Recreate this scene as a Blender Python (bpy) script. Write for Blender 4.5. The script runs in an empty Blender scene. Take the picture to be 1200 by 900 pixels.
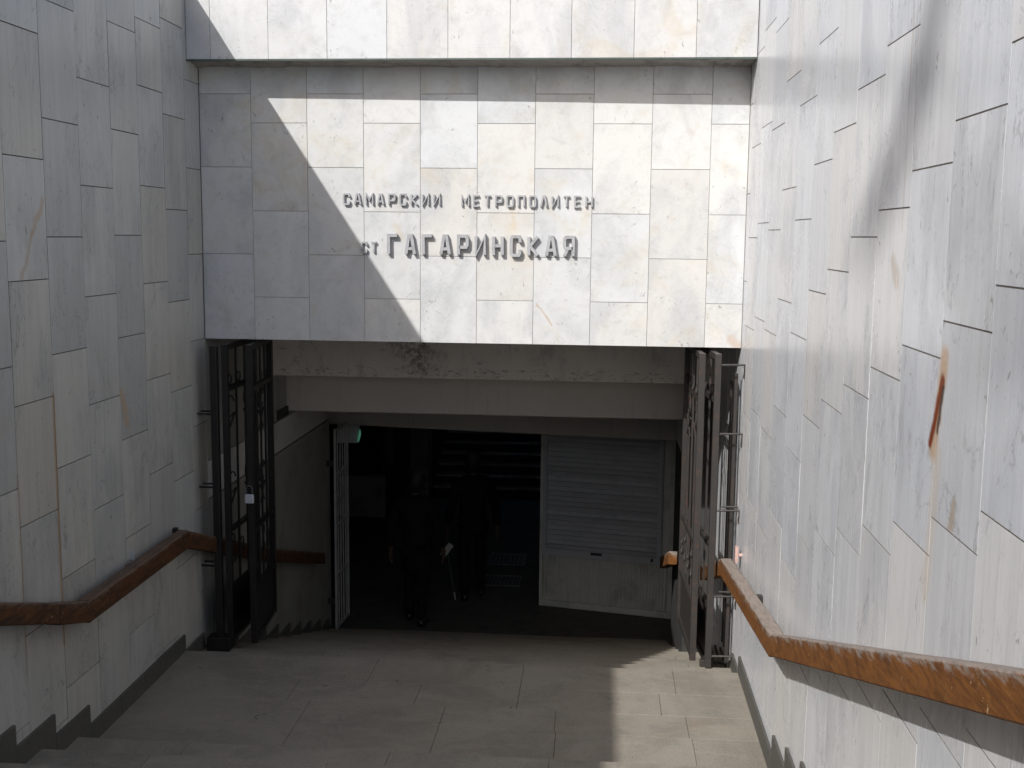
import bpy, bmesh, math, random
from mathutils import Vector, Matrix
random.seed(11)
SC = bpy.context.scene
COL = SC.collection
# ------------------------------------------------------------------ camera, sky, sun, exposure
# metres; Z is measured from the camera's eye, Y = 0 is the marble front over the passage
PIT, YAW, ROLL, FPX = 0.1321, 0.0776, 0.0106, 1305.4
fw = Vector((-math.sin(YAW)*math.cos(PIT), math.cos(YAW)*math.cos(PIT), -math.sin(PIT)))
rt = Vector((math.cos(YAW), math.sin(YAW), 0)); up = rt.cross(fw)
cr, sr = math.cos(ROLL), math.sin(ROLL)
cx, cu = rt*cr + up*sr, up*cr - rt*sr
cam = bpy.data.objects.new('camera', bpy.data.cameras.new('camera')); COL.objects.link(cam)
M = Matrix.Identity(4)
for i in range(3):
    M[i][0], M[i][1], M[i][2] = cx[i], cu[i], -fw[i]
M.translation = (0, -7.8247, 0)
cam.matrix_world = M
cam.data.sensor_width = 36; cam.data.lens = FPX/1200*36
cam.data.clip_start = .05; cam.data.clip_end = 2000
SC.camera = cam
TO_SUN = Vector((-.652, -1.075, 1)).normalized()
W = bpy.data.worlds.new('World'); SC.world = W; W.use_nodes = True
sky = W.node_tree.nodes.new('ShaderNodeTexSky'); sky.sky_type = 'NISHITA'; sky.sun_disc = False
sky.sun_elevation = math.asin(TO_SUN.z); sky.sun_rotation = math.atan2(TO_SUN.x, TO_SUN.y)
sky.air_density = 1.0; sky.dust_density = 3.0; sky.ozone_density = 1.0
bg = W.node_tree.nodes['Background']; bg.inputs[1].default_value = .125
W.node_tree.links.new(sky.outputs[0], bg.inputs[0])
sl = bpy.data.lights.new('sun', 'SUN'); sl.energy = 4.3; sl.angle = math.radians(.53); sl.color = (1, .98, .95)
so = bpy.data.objects.new('sun', sl); COL.objects.link(so)
so.rotation_euler = TO_SUN.to_track_quat('Z', 'Y').to_euler(); so.location = TO_SUN*30
SC.view_settings.view_transform = 'Standard'; SC.view_settings.look = 'None'
SC.view_settings.exposure = .07; SC.view_settings.gamma = 1
SC.render.engine = 'CYCLES'
SC.cycles.use_denoising = True
SC.cycles.max_bounces = 10; SC.cycles.diffuse_bounces = 6; SC.cycles.glossy_bounces = 4

# ------------------------------------------------------------------ node helpers
class NT:
    def __init__(s, name):
        s.m = bpy.data.materials.new(name); s.m.use_nodes = True
        s.t = s.m.node_tree; s.b = s.t.nodes['Principled BSDF']
    def n(s, typ, **kw):
        o = s.t.nodes.new(typ)
        for k, v in kw.items(): setattr(o, k, v)
        return o
    def set(s, sock, v):
        if isinstance(v, bpy.types.NodeSocket): s.t.links.new(v, sock)
        elif isinstance(v, tuple) and len(v) == 3 and sock.type == 'RGBA': sock.default_value = v + (1,)
        else: sock.default_value = v
    def math(s, op, a, b=0.0, clamp=False):
        o = s.n('ShaderNodeMath', operation=op); o.use_clamp = clamp
        s.set(o.inputs[0], a); s.set(o.inputs[1], b); return o.outputs[0]
    def vec(s, op, a, b=None, out=0):
        o = s.n('ShaderNodeVectorMath', operation=op); s.set(o.inputs[0], a)
        if b is not None: s.set(o.inputs[1], b)
        return o.outputs['Value'] if out == 'v' else o.outputs[0]
    def mix(s, f, a, b, blend='MIX'):
        o = s.n('ShaderNodeMix', data_type='RGBA', blend_type=blend)
        s.set(o.inputs[0], f); s.set(o.inputs[6], a); s.set(o.inputs[7], b); return o.outputs[2]
    def noise(s, v, scale, detail=4., rough=.55, dist=0.):
        o = s.n('ShaderNodeTexNoise'); s.set(o.inputs['Vector'], v); o.inputs['Scale'].default_value = scale
        o.inputs['Detail'].default_value = detail; o.inputs['Roughness'].default_value = rough
        o.inputs['Distortion'].default_value = dist; return o.outputs[0]
    def ramp(s, f, a, b):
        o = s.n('ShaderNodeMapRange', interpolation_type='SMOOTHSTEP'); s.set(o.inputs[0], f)
        o.inputs[1].default_value = a; o.inputs[2].default_value = b; return o.outputs[0]
    def pos(s): return s.n('ShaderNodeNewGeometry').outputs['Position']
    def nor(s): return s.n('ShaderNodeNewGeometry').outputs['Normal']
    def rnd(s): return s.n('ShaderNodeObjectInfo').outputs['Random']
    def sep(s, v):
        o = s.n('ShaderNodeSeparateXYZ'); s.set(o.inputs[0], v); return o.outputs
    def objp(s, spread=60.):
        """position plus a jump that differs from piece to piece"""
        o = s.n('ShaderNodeVectorMath', operation='SCALE'); o.inputs[0].default_value = (1., .71, .37)
        s.set(o.inputs['Scale'], s.math('MULTIPLY', s.rnd(), spread))
        return s.vec('ADD', s.pos(), o.outputs[0])
    def seg(s, p, a, b, axes, width, wob):
        """soft mask of a stain along the line a-b"""
        a, b = Vector(a), Vector(b); d = b - a
        rel = s.vec('SUBTRACT', p, tuple(a))
        if wob:
            nz = s.n('ShaderNodeTexNoise'); s.set(nz.inputs['Vector'], p); nz.inputs['Scale'].default_value = 14
            off = s.vec('SUBTRACT', nz.outputs[1], (.5, .5, .5))
            sc = s.n('ShaderNodeVectorMath', operation='SCALE'); s.set(sc.inputs[0], off); sc.inputs['Scale'].default_value = wob
            rel = s.vec('ADD', rel, sc.outputs[0])
        rel = s.vec('MULTIPLY', rel, axes)
        t = s.math('DIVIDE', s.vec('DOT_PRODUCT', rel, tuple(d), 'v'), d.length_squared, True)
        sc = s.n('ShaderNodeVectorMath', operation='SCALE'); sc.inputs[0].default_value = d; s.set(sc.inputs['Scale'], t)
        dist = s.vec('LENGTH', s.vec('SUBTRACT', rel, sc.outputs[0]), None, 'v')
        return s.ramp(dist, width, width*.25)
    def bump(s, h, strength, dist=.004):
        o = s.n('ShaderNodeBump'); o.inputs['Strength'].default_value = strength; o.inputs['Distance'].default_value = dist
        s.set(o.inputs['Height'], h); s.set(s.b.inputs['Normal'], o.outputs[0])
    def out(s, col, rough=.5, metal=0., spec=.5):
        s.set(s.b.inputs['Base Color'], col); s.set(s.b.inputs['Roughness'], rough)
        s.b.inputs['Metallic'].default_value = metal; s.b.inputs['Specular IOR Level'].default_value = spec
        return s.m

def marble(name, vertical, bright, stains=(), rough=.32, warm=.5, warm2=.6, grey2=.8, tint=(1, 1, 1), spec=.5, bmp=.10):
    n = NT(name); p = n.objp(); r = n.rnd()
    def stretch(v, xyz): return n.vec('MULTIPLY', v, xyz)
    streak = n.noise(stretch(p, (9, 9, .9) if vertical else (3, 3, 4)), 2.6, 5, .62, .4)
    cloud = n.noise(stretch(p, (1, 1, .55)), 2.3, 5, .6, .8)
    fine = n.noise(stretch(p, (30, 30, 3) if vertical else (22, 22, 22)), 2.2, 3, .7)
    g = n.math('FRACT', n.math('MULTIPLY', r, 17.31))
    g2 = n.math('FRACT', n.math('MULTIPLY', r, 53.7))
    c = n.mix(g, tuple(bright*x for x in (.965, .98, 1.0)), tuple(bright*x for x in (1.01, .985, .95)))
    c = n.mix(n.math('MULTIPLY', n.ramp(g2, .70, .98), warm2), c, tuple(bright*x for x in (.90, .845, .765)))
    c = n.mix(n.math('MULTIPLY', n.ramp(n.math('FRACT', n.math('MULTIPLY', r, 91.3)), .55, .98), grey2), c, tuple(bright*x for x in (.84, .85, .865)))
    c = n.mix(n.math('MULTIPLY', n.ramp(cloud, .44, .68), .7), c, tuple(bright*x for x in (.74, .75, .77)))
    c = n.mix(n.math('MULTIPLY', n.ramp(streak, .5, .75), .42), c, tuple(bright*x for x in (.70, .70, .69)))
    c = n.mix(n.math('MULTIPLY', n.ramp(n.noise(p, 3.1, 4, .6, 1.2), .56, .74), warm), c, tuple(bright*x for x in (.86, .74, .58)))
    c = n.mix(n.math('MULTIPLY', n.ramp(fine, .58, .8), .28), c, tuple(bright*x for x in (.55, .54, .52)))
    if vertical:
        band = n.noise(stretch(p, (1, 7.5, .12)), 2.2, 2, .5)
        c = n.mix(n.math('MULTIPLY', n.ramp(band, .49, .53), .5), c, n.mix(1., c, (.90, .90, .905), 'MULTIPLY'))
        hair = n.noise(stretch(p, (1, 60, .5)), 2.0, 4, .7)
        c = n.mix(n.math('MULTIPLY', n.ramp(hair, .53, .70), .5), c, n.mix(1., c, (.80, .79, .77), 'MULTIPLY'))
        c = n.mix(n.math('MULTIPLY', n.ramp(n.noise(stretch(p, (1, 22, .8)), 2.0, 4, .7), .52, .72), .5), c, n.mix(1., c, (.84, .845, .86), 'MULTIPLY'))
    else:
        mott = n.noise(p, 7.0, 6, .7, .5)
        c = n.mix(n.math('MULTIPLY', n.ramp(mott, .47, .68), .55), c, n.mix(1., c, (.87, .86, .84), 'MULTIPLY'))
        c = n.mix(n.math('MULTIPLY', n.ramp(n.noise(p, 2.0, 5, .65, .9), .5, .68), n.ramp(g2, .25, .6)), c, n.mix(1., c, (.97, .925, .85), 'MULTIPLY'))
    grit = n.noise(p, 85, 3, .7)
    c = n.mix(n.math('MULTIPLY', n.ramp(grit, .5, .75), .22), c, n.mix(1., c, (.72, .71, .69), 'MULTIPLY'))
    # thin grey veins, each crossing only part of a slab
    v1 = n.noise(stretch(p, (2.2, 2.2, .8) if vertical else (1.6, 1.6, 1.9)), 1.6, 6, .6, 1.6)
    vein = n.ramp(n.math('ABSOLUTE', n.math('SUBTRACT', v1, .5)), .012, .0)
    c = n.mix(n.math('MULTIPLY', n.math('MULTIPLY', vein, n.ramp(cloud, .42, .58)), .65 if vertical else .22), c, tuple(bright*x for x in (.42, .42, .42)))
    # small pits and chips in clusters
    pits = n.math('MULTIPLY', n.ramp(n.noise(stretch(p, (1, 1, .7)), 34, 3, .6, .6), .62, .72), n.ramp(n.noise(p, 3.7, 2), .48, .62))
    c = n.mix(n.math('MULTIPLY', pits, .75), c, tuple(bright*x for x in (.32, .30, .27)))
    c = n.mix(1., c, tint, 'MULTIPLY')
    for (a, b, ax, w, wob, colr, k) in stains:
        c = n.mix(n.math('MULTIPLY', n.seg(n.pos(), a, b, ax, w, wob), k), c, colr)
    n.bump(n.math('ADD', fine, n.math('MULTIPLY', streak, .6)), bmp, .0015)
    return n.out(c, n.math('ADD', n.math('MULTIPLY', cloud, .16), rough-.08), 0, spec)

def plain(name, col, rough=.6, metal=0., var=.25, scale=6., bump=0., dark=None, spec=.5, vary=0.):
    n = NT(name); p = n.objp(20)
    nz = n.noise(p, scale, 6, .62, .3)
    d = dark or tuple(x*.55 for x in col)
    c = n.mix(n.math('MULTIPLY', n.ramp(nz, .45, .72), min(1, var*2.2)), col, d)
    if vary: c = n.mix(n.math('MULTIPLY', n.rnd(), vary), c, n.mix(1., c, (.5, .5, .5), 'MULTIPLY'))
    if bump: n.bump(n.noise(p, scale*9, 4, .7), bump, .003)
    return n.out(c, rough, metal, spec)

LW, RW = -2.838, .9905
ST_L = [((0, -2.284, .154), (0, -2.40, -.01), (0, 1, 1), .03, .07, (.36, .23, .13), .55),
        ((0, -2.40, -.01), (0, -2.53, -.227), (0, 1, 1), .022, .06, (.36, .24, .14), .5),
        ((0, -2.265, -.85), (0, -2.265, -2.2), (0, 1, 1), .022, .012, (.36, .23, .12), .65),
        ((0, -2.655, -1.2), (0, -2.655, -2.2), (0, 1, 1), .018, .012, (.33, .23, .14), .45),
        ((0, -1.44, -.95), (0, -1.36, -1.16), (0, 1, 1), .045, .08, (.42, .28, .15), .55)]
ST_R = [((0, -4.56, -.33), (0, -4.50, -.62), (0, 1, 1), .052, .05, (.47, .30, .16), .75),
        ((0, -4.553, -.40), (0, -4.468, -.60), (0, 1, 1), .030, .02, (.20, .05, .02), 1.),
        ((0, -4.565, -.42), (0, -4.53, -.55), (0, 1, 1), .020, .03, (.045, .03, .025), .85),
        ((0, -3.93, -.08), (0, -3.99, -.13), (0, 1, 1), .05, .06, (.40, .31, .21), .55),
        ((0, -3.985, -.12), (0, -4.02, -.23), (0, 1, 1), .012, .02, (.66, .60, .55), .7),
        ((0, -4.02, .03), (0, -4.02, 1.2), (0, 1, 1), .012, .01, (.40, .30, .22), .35),
        ((0, -4.55, -.62), (0, -4.5, -1.05), (0, 1, 1), .06, .05, (.56, .45, .34), .35),
        ((0, -4.70, -.80), (0, -4.72, -.72), (0, 1, 1), .03, .05, (.36, .26, .16), .6)]
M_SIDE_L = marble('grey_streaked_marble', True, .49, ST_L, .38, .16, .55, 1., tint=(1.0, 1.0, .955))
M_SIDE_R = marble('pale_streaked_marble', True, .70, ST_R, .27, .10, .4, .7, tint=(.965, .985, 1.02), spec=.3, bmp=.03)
ST_F = [((-.62, 0, .07), (-.615, 0, -.2), (1, 0, 1), .03, .05, (.62, .50, .36), .22),
        ((-1.44, 0, .06), (-1.40, 0, -.02), (1, 0, 1), .03, .05, (.55, .44, .30), .3),
        ((-.62, 0, .2), (-.60, 0, .05), (1, 0, 1), .02, .03, (.60, .46, .30), .3),
        ((-.1, 0, .18), (-.12, 0, .1), (1, 0, 1), .05, .06, (.60, .52, .38), .25),
        ((-.44, 0, -.47), (-.33, 0, -.62), (1, 0, 1), .010, .03, (.45, .33, .22), .6),
        ((.92, 0, -.70), (.97, 0, -.755), (1, 0, 1), .05, .04, (.50, .40, .33), .7)]
M_FRONT = marble('white_clouded_marble', False, .635, ST_F, .34, .30, .45, .3, tint=(.985, 1., 1.01))
M_PARAPET = marble('white_marble', False, .60, (), .36, .08, .1, .2, tint=(.985, .995, 1.01))
M_MORTAR = plain('joint_mortar', (.12, .105, .09), .9, var=.4)
M_MORTAR3 = plain('grey_joint_mortar', (.20, .19, .175), .9, var=.4)
M_MORTAR2 = plain('thin_joint_mortar', (.13, .11, .09), .9, var=.4)
M_CONC = plain('weathered_concrete', (.30, .28, .25), .9, var=.5, scale=9, bump=.5)
def steps_mat():
    n = NT('worn_step_stone'); p = n.objp(40); w = n.pos(); r = n.rnd()
    c = n.mix(r, (.245, .222, .182), (.262, .240, .200))
    c = n.mix(n.math('MULTIPLY', n.ramp(n.noise(w, 1.7, 6, .65, .6), .42, .66), .6), c, (.165, .150, .125))
    c = n.mix(n.math('MULTIPLY', n.ramp(n.noise(n.vec('MULTIPLY', w, (1, 3, 1)), 3.4, 6, .65, .4), .5, .68), .5), c, (.30, .262, .21))
    c = n.mix(n.math('MULTIPLY', n.ramp(n.noise(w, 5.2, 6, .72, .8), .52, .70), .5), c, (.15, .145, .135))
    c = n.mix(n.math('MULTIPLY', n.ramp(n.noise(n.vec('ADD', w, (3, 9, 2)), 2.6, 5, .7), .56, .72), .35), c, (.24, .175, .125))
    c = n.mix(n.math('MULTIPLY', n.ramp(n.noise(p, 150, 2, .6), .47, .70), .5), c, (.11, .10, .09))
    c = n.mix(n.math('MULTIPLY', n.ramp(n.noise(n.vec('ADD', w, (1, 1, 4)), 110, 2, .6), .56, .72), .35), c, (.40, .37, .32))
    c = n.mix(n.math('MULTIPLY', n.ramp(n.noise(w, 10, 3, .6, 1.2), .70, .76), .85), c, (.05, .045, .04))
    c = n.mix(n.math('MULTIPLY', n.ramp(n.noise(n.vec('ADD', w, (7, 3, 1)), 4, 5, .7), .62, .75), .3), c, (.38, .36, .33))
    n.bump(n.noise(p, 60, 5, .75), .4, .002)
    return n.out(c, .7, 0, .35)
M_STEP = steps_mat()
M_SKIRT = plain('grey_granite', (.085, .082, .074), .55, var=.3, scale=40, bump=.1)
def beam_mat(k):
    n = NT('painted_beam_plaster'); w = n.pos(); x, y, z = n.sep(w)
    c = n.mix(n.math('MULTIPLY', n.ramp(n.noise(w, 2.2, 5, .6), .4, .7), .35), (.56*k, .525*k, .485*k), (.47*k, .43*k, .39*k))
    # mould, flaked patches near the bottom arris and top
    m = n.math('MULTIPLY', n.ramp(n.noise(n.vec('MULTIPLY', w, (1, 1, 2.2)), 11, 6, .7, .4), .54, .63), n.math('MULTIPLY', n.ramp(n.noise(w, 2.4, 3, .6), .5, .62), n.ramp(y, 1.69, 1.68)))
    c = n.mix(n.math('MULTIPLY', m, .45), c, (.12, .11, .095))
    c = n.mix(n.math('MULTIPLY', n.math('MULTIPLY', n.ramp(n.noise(n.vec('MULTIPLY', w, (1, 1, .5)), 4.5, 6, .7), .48, .68), n.ramp(y, 1.69, 1.68)), .45), c, (.24, .215, .19))
    c = n.mix(n.math('MULTIPLY', n.ramp(n.noise(n.vec('MULTIPLY', w, (9, 1, .6)), 3, 4, .7), .55, .75), .25), c, (.20, .18, .16))
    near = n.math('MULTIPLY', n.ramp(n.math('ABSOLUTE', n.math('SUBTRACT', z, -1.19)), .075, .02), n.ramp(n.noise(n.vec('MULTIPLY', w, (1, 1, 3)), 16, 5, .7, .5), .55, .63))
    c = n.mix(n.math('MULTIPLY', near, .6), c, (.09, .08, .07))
    blot = n.seg(w, (-1.65, 0, -.85), (-1.55, 0, -1.03), (1, 0, 1), .26, .35)
    c = n.mix(n.math('MULTIPLY', blot, n.math('MULTIPLY', n.ramp(n.noise(w, 26, 6, .75), .38, .64), .8)), c, (.10, .095, .082))
    n.bump(n.noise(w, 30, 5, .7), .3, .004)
    return n.out(c, .85, 0, .3)
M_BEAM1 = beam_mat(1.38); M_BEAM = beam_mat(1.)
M_PLASTER = plain('dull_grey_plaster', (.27, .268, .245), .8, var=.25, scale=3)
M_BAND = plain('pale_wall_plaster', (.52, .51, .49), .8, var=.2, scale=3)
M_DARK = plain('dark_paint_and_shade', (.035, .035, .033), .7, var=.4)  # dark paint; also the painted shade of far risers and the wall gap
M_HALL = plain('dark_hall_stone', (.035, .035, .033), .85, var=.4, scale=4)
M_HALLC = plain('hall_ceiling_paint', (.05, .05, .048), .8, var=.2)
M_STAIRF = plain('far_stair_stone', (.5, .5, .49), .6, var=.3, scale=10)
def iron(name, col, rust):
    n = NT(name); w = n.pos()
    c = n.mix(n.math('MULTIPLY', n.ramp(n.noise(w, 14, 6, .7), .5, .72), rust), col, (.12, .05, .028))
    n.bump(n.noise(w, 60, 4, .7), .3, .002)
    return n.out(c, .48, 0, .5)
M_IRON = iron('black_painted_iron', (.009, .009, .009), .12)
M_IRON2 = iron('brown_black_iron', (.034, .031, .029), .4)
def wood(name, a, b, grey):
    n = NT(name); w = n.objp(3); x, y, z = n.sep(n.pos())
    st = n.noise(n.vec('MULTIPLY', w, (18, 2.2, 16)), 3, 6, .65, .6)
    c = n.mix(n.ramp(st, .35, .7), a, b)
    c = n.mix(n.math('MULTIPLY', n.ramp(n.noise(n.vec('MULTIPLY', w, (5, 2.0, 7)), 4.2, 5, .65), .48, .68), .55), c, tuple(v*.35 for v in a))
    tcz = n.sep(n.n('ShaderNodeTexCoord').outputs['Generated'])[2]
    uvx = n.n('ShaderNodeAttribute', attribute_name='edge').outputs['Fac']
    peel = n.math('ADD', uvx, n.math('MULTIPLY', n.math('SUBTRACT', n.noise(n.vec('MULTIPLY', w, (6, 2.4, 12)), 5, 4, .65, .2), .5), 1.2))
    c = n.mix(n.math('MULTIPLY', n.ramp(peel, .60, .92), grey), c, n.mix(n.ramp(st, .4, .7), (.27, .225, .195), (.17, .145, .125)))
    fl = n.math('MULTIPLY', n.ramp(n.noise(n.vec('MULTIPLY', w, (30, 14, 12)), 4, 4, .7), .62, .68), n.ramp(n.noise(w, 6, 3), .5, .6))
    c = n.mix(n.math('MULTIPLY', fl, .8), c, (.55, .42, .22))
    n.bump(st, .18, .002)
    return n.out(c, .74, 0, .3)
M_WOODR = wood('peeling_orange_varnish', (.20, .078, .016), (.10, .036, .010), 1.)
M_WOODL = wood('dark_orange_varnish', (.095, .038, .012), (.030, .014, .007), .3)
M_LETTER = plain('grey_painted_metal', (.37, .375, .39), .5, var=.3, scale=18, metal=.0)
M_WHITEM = plain('dull_white_metal', (.60, .62, .645), .5, var=.2, scale=4, vary=.5)
M_RIB = plain('cream_ribbed_sheet', (.68, .68, .63), .55, var=.3, scale=3)
M_GATEW = plain('grey_white_paint', (.42, .42, .41), .55, var=.3, scale=9)
M_STEEL = plain('bright_steel', (.50, .52, .56), .5, metal=.1, var=.2)
M_GRATE = plain('dull_grate_steel', (.085, .09, .095), .5, var=.3)
M_GREENT = plain('green_weathered_metal', (.06, .085, .075), .5, var=.4, scale=15)
M_CLOTH = plain('black_wool', (.012, .012, .013), .95, var=.3, scale=30, spec=.2)
M_CLOTH2 = plain('dark_navy_cloth', (.012, .013, .018), .95, var=.3, scale=30, spec=.2)
M_HAIR = plain('dark_hair', (.012, .010, .008), .6)
M_SKIN = plain('skin', (.09, .055, .04), .6)
M_SHOE = plain('black_leather', (.01, .01, .01), .4)
M_PAPER = plain('white_paper', (.62, .62, .60), .7, var=.15)
M_GROUND = plain('pavement_asphalt', (.09, .088, .084), .9, var=.4, scale=5)
M_BARK = plain('grey_bark', (.10, .085, .07), .9, var=.5, scale=10, bump=.5)
def glow(name, col, s):
    n = NT(name); n.b.inputs['Emission Color'].default_value = col + (1,); n.b.inputs['Emission Strength'].default_value = s
    return n.out(tuple(c*.2 for c in col), .4)
M_GLOW = glow('green_lit_panel', (.22, .75, .50), .14)
M_PINK = plain('pale_red_primer', (.55, .36, .32), .6, var=.3, scale=40)

# ------------------------------------------------------------------ mesh helpers
def box_vf(x0, x1, y0, y1, z0, z1):
    v = [(x, y, z) for z in (z0, z1) for y in (y0, y1) for x in (x0, x1)]
    f = [(0, 2, 3, 1), (4, 5, 7, 6), (0, 1, 5, 4), (2, 6, 7, 3), (0, 4, 6, 2), (1, 3, 7, 5)]
    return v, f
def bar_vf(p, q, w, h, upv=(0, 0, 1)):
    p, q = Vector(p), Vector(q); d = (q-p).normalized(); u = Vector(upv)
    if abs(d.dot(u)) > .99: u = Vector((0, 1, 0))
    s = d.cross(u).normalized(); t = s.cross(d).normalized()
    v = []
    for c in (p, q):
        for a, b in ((-1, -1), (1, -1), (1, 1), (-1, 1)): v.append(tuple(c + s*(a*w/2) + t*(b*h/2)))
    f = [(0, 1, 2, 3), (7, 6, 5, 4), (0, 4, 5, 1), (1, 5, 6, 2), (2, 6, 7, 3), (3, 7, 4, 0)]
    return v, f
def tube_vf(pts, r, sides=6, closed=False):
    pts = [Vector(p) for p in pts]; n = len(pts); v = []; f = []
    rs = r if isinstance(r, (list, tuple)) else [r]*n
    for i, p in enumerate(pts):
        a = pts[(i-1) % n] if (closed or i) else p; b = pts[(i+1) % n] if (closed or i < n-1) else p
        d = (b-a).normalized(); u = Vector((0, 0, 1)) if abs(d.z) < .9 else Vector((1, 0, 0))
        s = d.cross(u).normalized(); t = s.cross(d)
        for k in range(sides):
            an = 2*math.pi*k/sides; v.append(tuple(p + (s*math.cos(an) + t*math.sin(an))*rs[i]))
    for i in range(n if closed else n-1):
        j = (i+1) % n
        for k in range(sides):
            l = (k+1) % sides; f.append((i*sides+k, i*sides+l, j*sides+l, j*sides+k))
    if not closed:
        f.append(tuple(range(sides-1, -1, -1))); f.append(tuple((n-1)*sides+k for k in range(sides)))
    return v, f
def join(*vfs):
    V, F = [], []
    for v, f in vfs:
        o = len(V); V += list(v); F += [tuple(i+o for i in q) for q in f]
    return V, F
def obj(name, vf, mat, parent=None, bevel=0., origin=None, smooth=False):
    v, f = vf
    xs = [Vector(p) for p in v]
    lo = Vector((min(p.x for p in xs), min(p.y for p in xs), min(p.z for p in xs)))
    hi = Vector((max(p.x for p in xs), max(p.y for p in xs), max(p.z for p in xs)))
    o0 = Vector(origin) if origin else Vector(((lo.x+hi.x)/2, (lo.y+hi.y)/2, lo.z))
    me = bpy.data.meshes.new(name)
    me.from_pydata([tuple(p-o0) for p in xs], [], f); me.update()
    bm = bmesh.new(); bm.from_mesh(me); bmesh.ops.recalc_face_normals(bm, faces=bm.faces[:])
    if bevel: bmesh.ops.bevel(bm, geom=bm.edges[:], offset=bevel, segments=1, affect='EDGES', clamp_overlap=True)
    bm.to_mesh(me); bm.free()
    if smooth:
        for p in me.polygons: p.use_smooth = True
    me.materials.append(mat)
    o = bpy.data.objects.new(name, me); COL.objects.link(o); o.location = o0
    adopt(o, parent, o0)
    return o
def world_loc(o):
    p = Vector(o.location)
    while o.parent: o = o.parent; p = p + Vector(o.location)
    return p
def adopt(o, parent, o0):
    if parent is not None:
        o.parent = parent; o.location = Vector(o0) - world_loc(parent)
def thing(name, label, cat, loc, group=None):
    o = bpy.data.objects.new(name, None); COL.objects.link(o); o.location = loc; o.empty_display_size = .2
    tag(o, label, cat, group); return o
def tag(o, label, cat, group=None):
    o['label'] = label; o['category'] = cat
    if group: o['group'] = group
    return o
def struct(o): o['kind'] = 'structure'; return o
def bx(*a): return box_vf(*a)

# ------------------------------------------------------------------ levels
FL0 = -2.89                                  # landing before the gates
RISE, TREAD = .12, .372
DOWN = [-.57 + TREAD*k for k in range(12)]   # edges where the floor drops, going in
UP = [-2.024 - .395*k for k in range(11)]    # edges where the floor rises, coming towards the camera
HALL = FL0 - 12*RISE                         # -4.33
TOP = 1.70                                   # top of the side walls
GRADE = .70

# ground around the cutting (one sheet with two openings)
gy = [-400, -30, 0.36, 12.5, 24.2, 500]; gx = [-400, -3.2, 1.35, 400]
gv = [(x, y, GRADE) for y in gy for x in gx]; gf = []
for j in range(5):
    for i in range(3):
        if i == 1 and (j == 1 or j == 3): continue
        a = j*4+i; gf.append((a, a+1, a+5, a+4))
struct(obj('ground', (gv, gf), M_GROUND))

# ------------------------------------------------------------------ stairs down into the station
stairs = struct(thing('stairs', 'worn beige stone steps and landing leading down into the passage', 'stairs', (0, -1.3, FL0)))
del stairs['category'], stairs['label']
def slab_row(y0, y1, z, x0, x1, cuts, thick=.15, mat=M_STEP):
    xs = [x0] + [c for c in cuts if x0+.1 < c < x1-.1] + [x1]
    for a, b in zip(xs[:-1], xs[1:]):
        dz = random.uniform(-.0004, .0004)
        obj('slab', bx(a+.0011, b-.0011, y0+.0008, y1-.0008, z-thick+dz, z+dz), mat, stairs, .0012)
def cuts(seed):
    r = random.Random(seed); x = LW + r.uniform(.35, 1.0); o = []
    while x < RW: o.append(x); x += r.uniform(.85, 1.15)
    return o
land = [(-.972, -.57, [-1.46, -.46, .54]), (-1.30, -.972, [-1.9, -1.1, -.46, .43]), (-1.60, -1.30, [-1.75, -.9, -.215, .575]), (-2.20, -1.60, [-1.75, -.9, -.205, .59])]
for y0, y1, c in land: slab_row(y0, y1, FL0, LW, RW, c)
for k in range(12):
    y0 = DOWN[k]; y1 = DOWN[k+1] if k < 11 else DOWN[11] + .36
    slab_row(y0-.0, y1+.012, FL0-RISE*(k+1), LW, RW if y0 < 1.5 else .79, cuts(k), .16)
for k in range(11):
    y1 = UP[k] - .17; y0 = UP[k+1] - .17 if k < 10 else UP[k]-.395
    slab_row(y0, y1+.012, FL0+RISE*(k+1), LW, RW, cuts(40+k), .16)
obj('core', ([(x, y, z) for x in (LW-.1, RW+.1) for (y, z) in ((-6.4, -1.72), (-2.05, FL0-.13), (-.57, FL0-.13), (3.9, HALL-.13), (3.9, HALL-.5), (-6.4, HALL-.5))],
     [(0, 1, 2, 3, 4, 5), (11, 10, 9, 8, 7, 6)] + [(i, i+6, (i+1) % 6+6, (i+1) % 6) for i in range(6)]), M_MORTAR, stairs)
ZTOP = FL0 + 11*RISE
slab_row(-9.0, -6.375, ZTOP, LW, RW, [-1.5, -.2])
slab_row(-12.0, -9.0, ZTOP, LW, RW, [-1.9, -.6])
for k in range(18):                           # flight from the upper landing to the street
    slab_row(-12.0-.35*(k+1), -12.0-.35*k, ZTOP+.128*(k+1), LW, RW, [])

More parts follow.
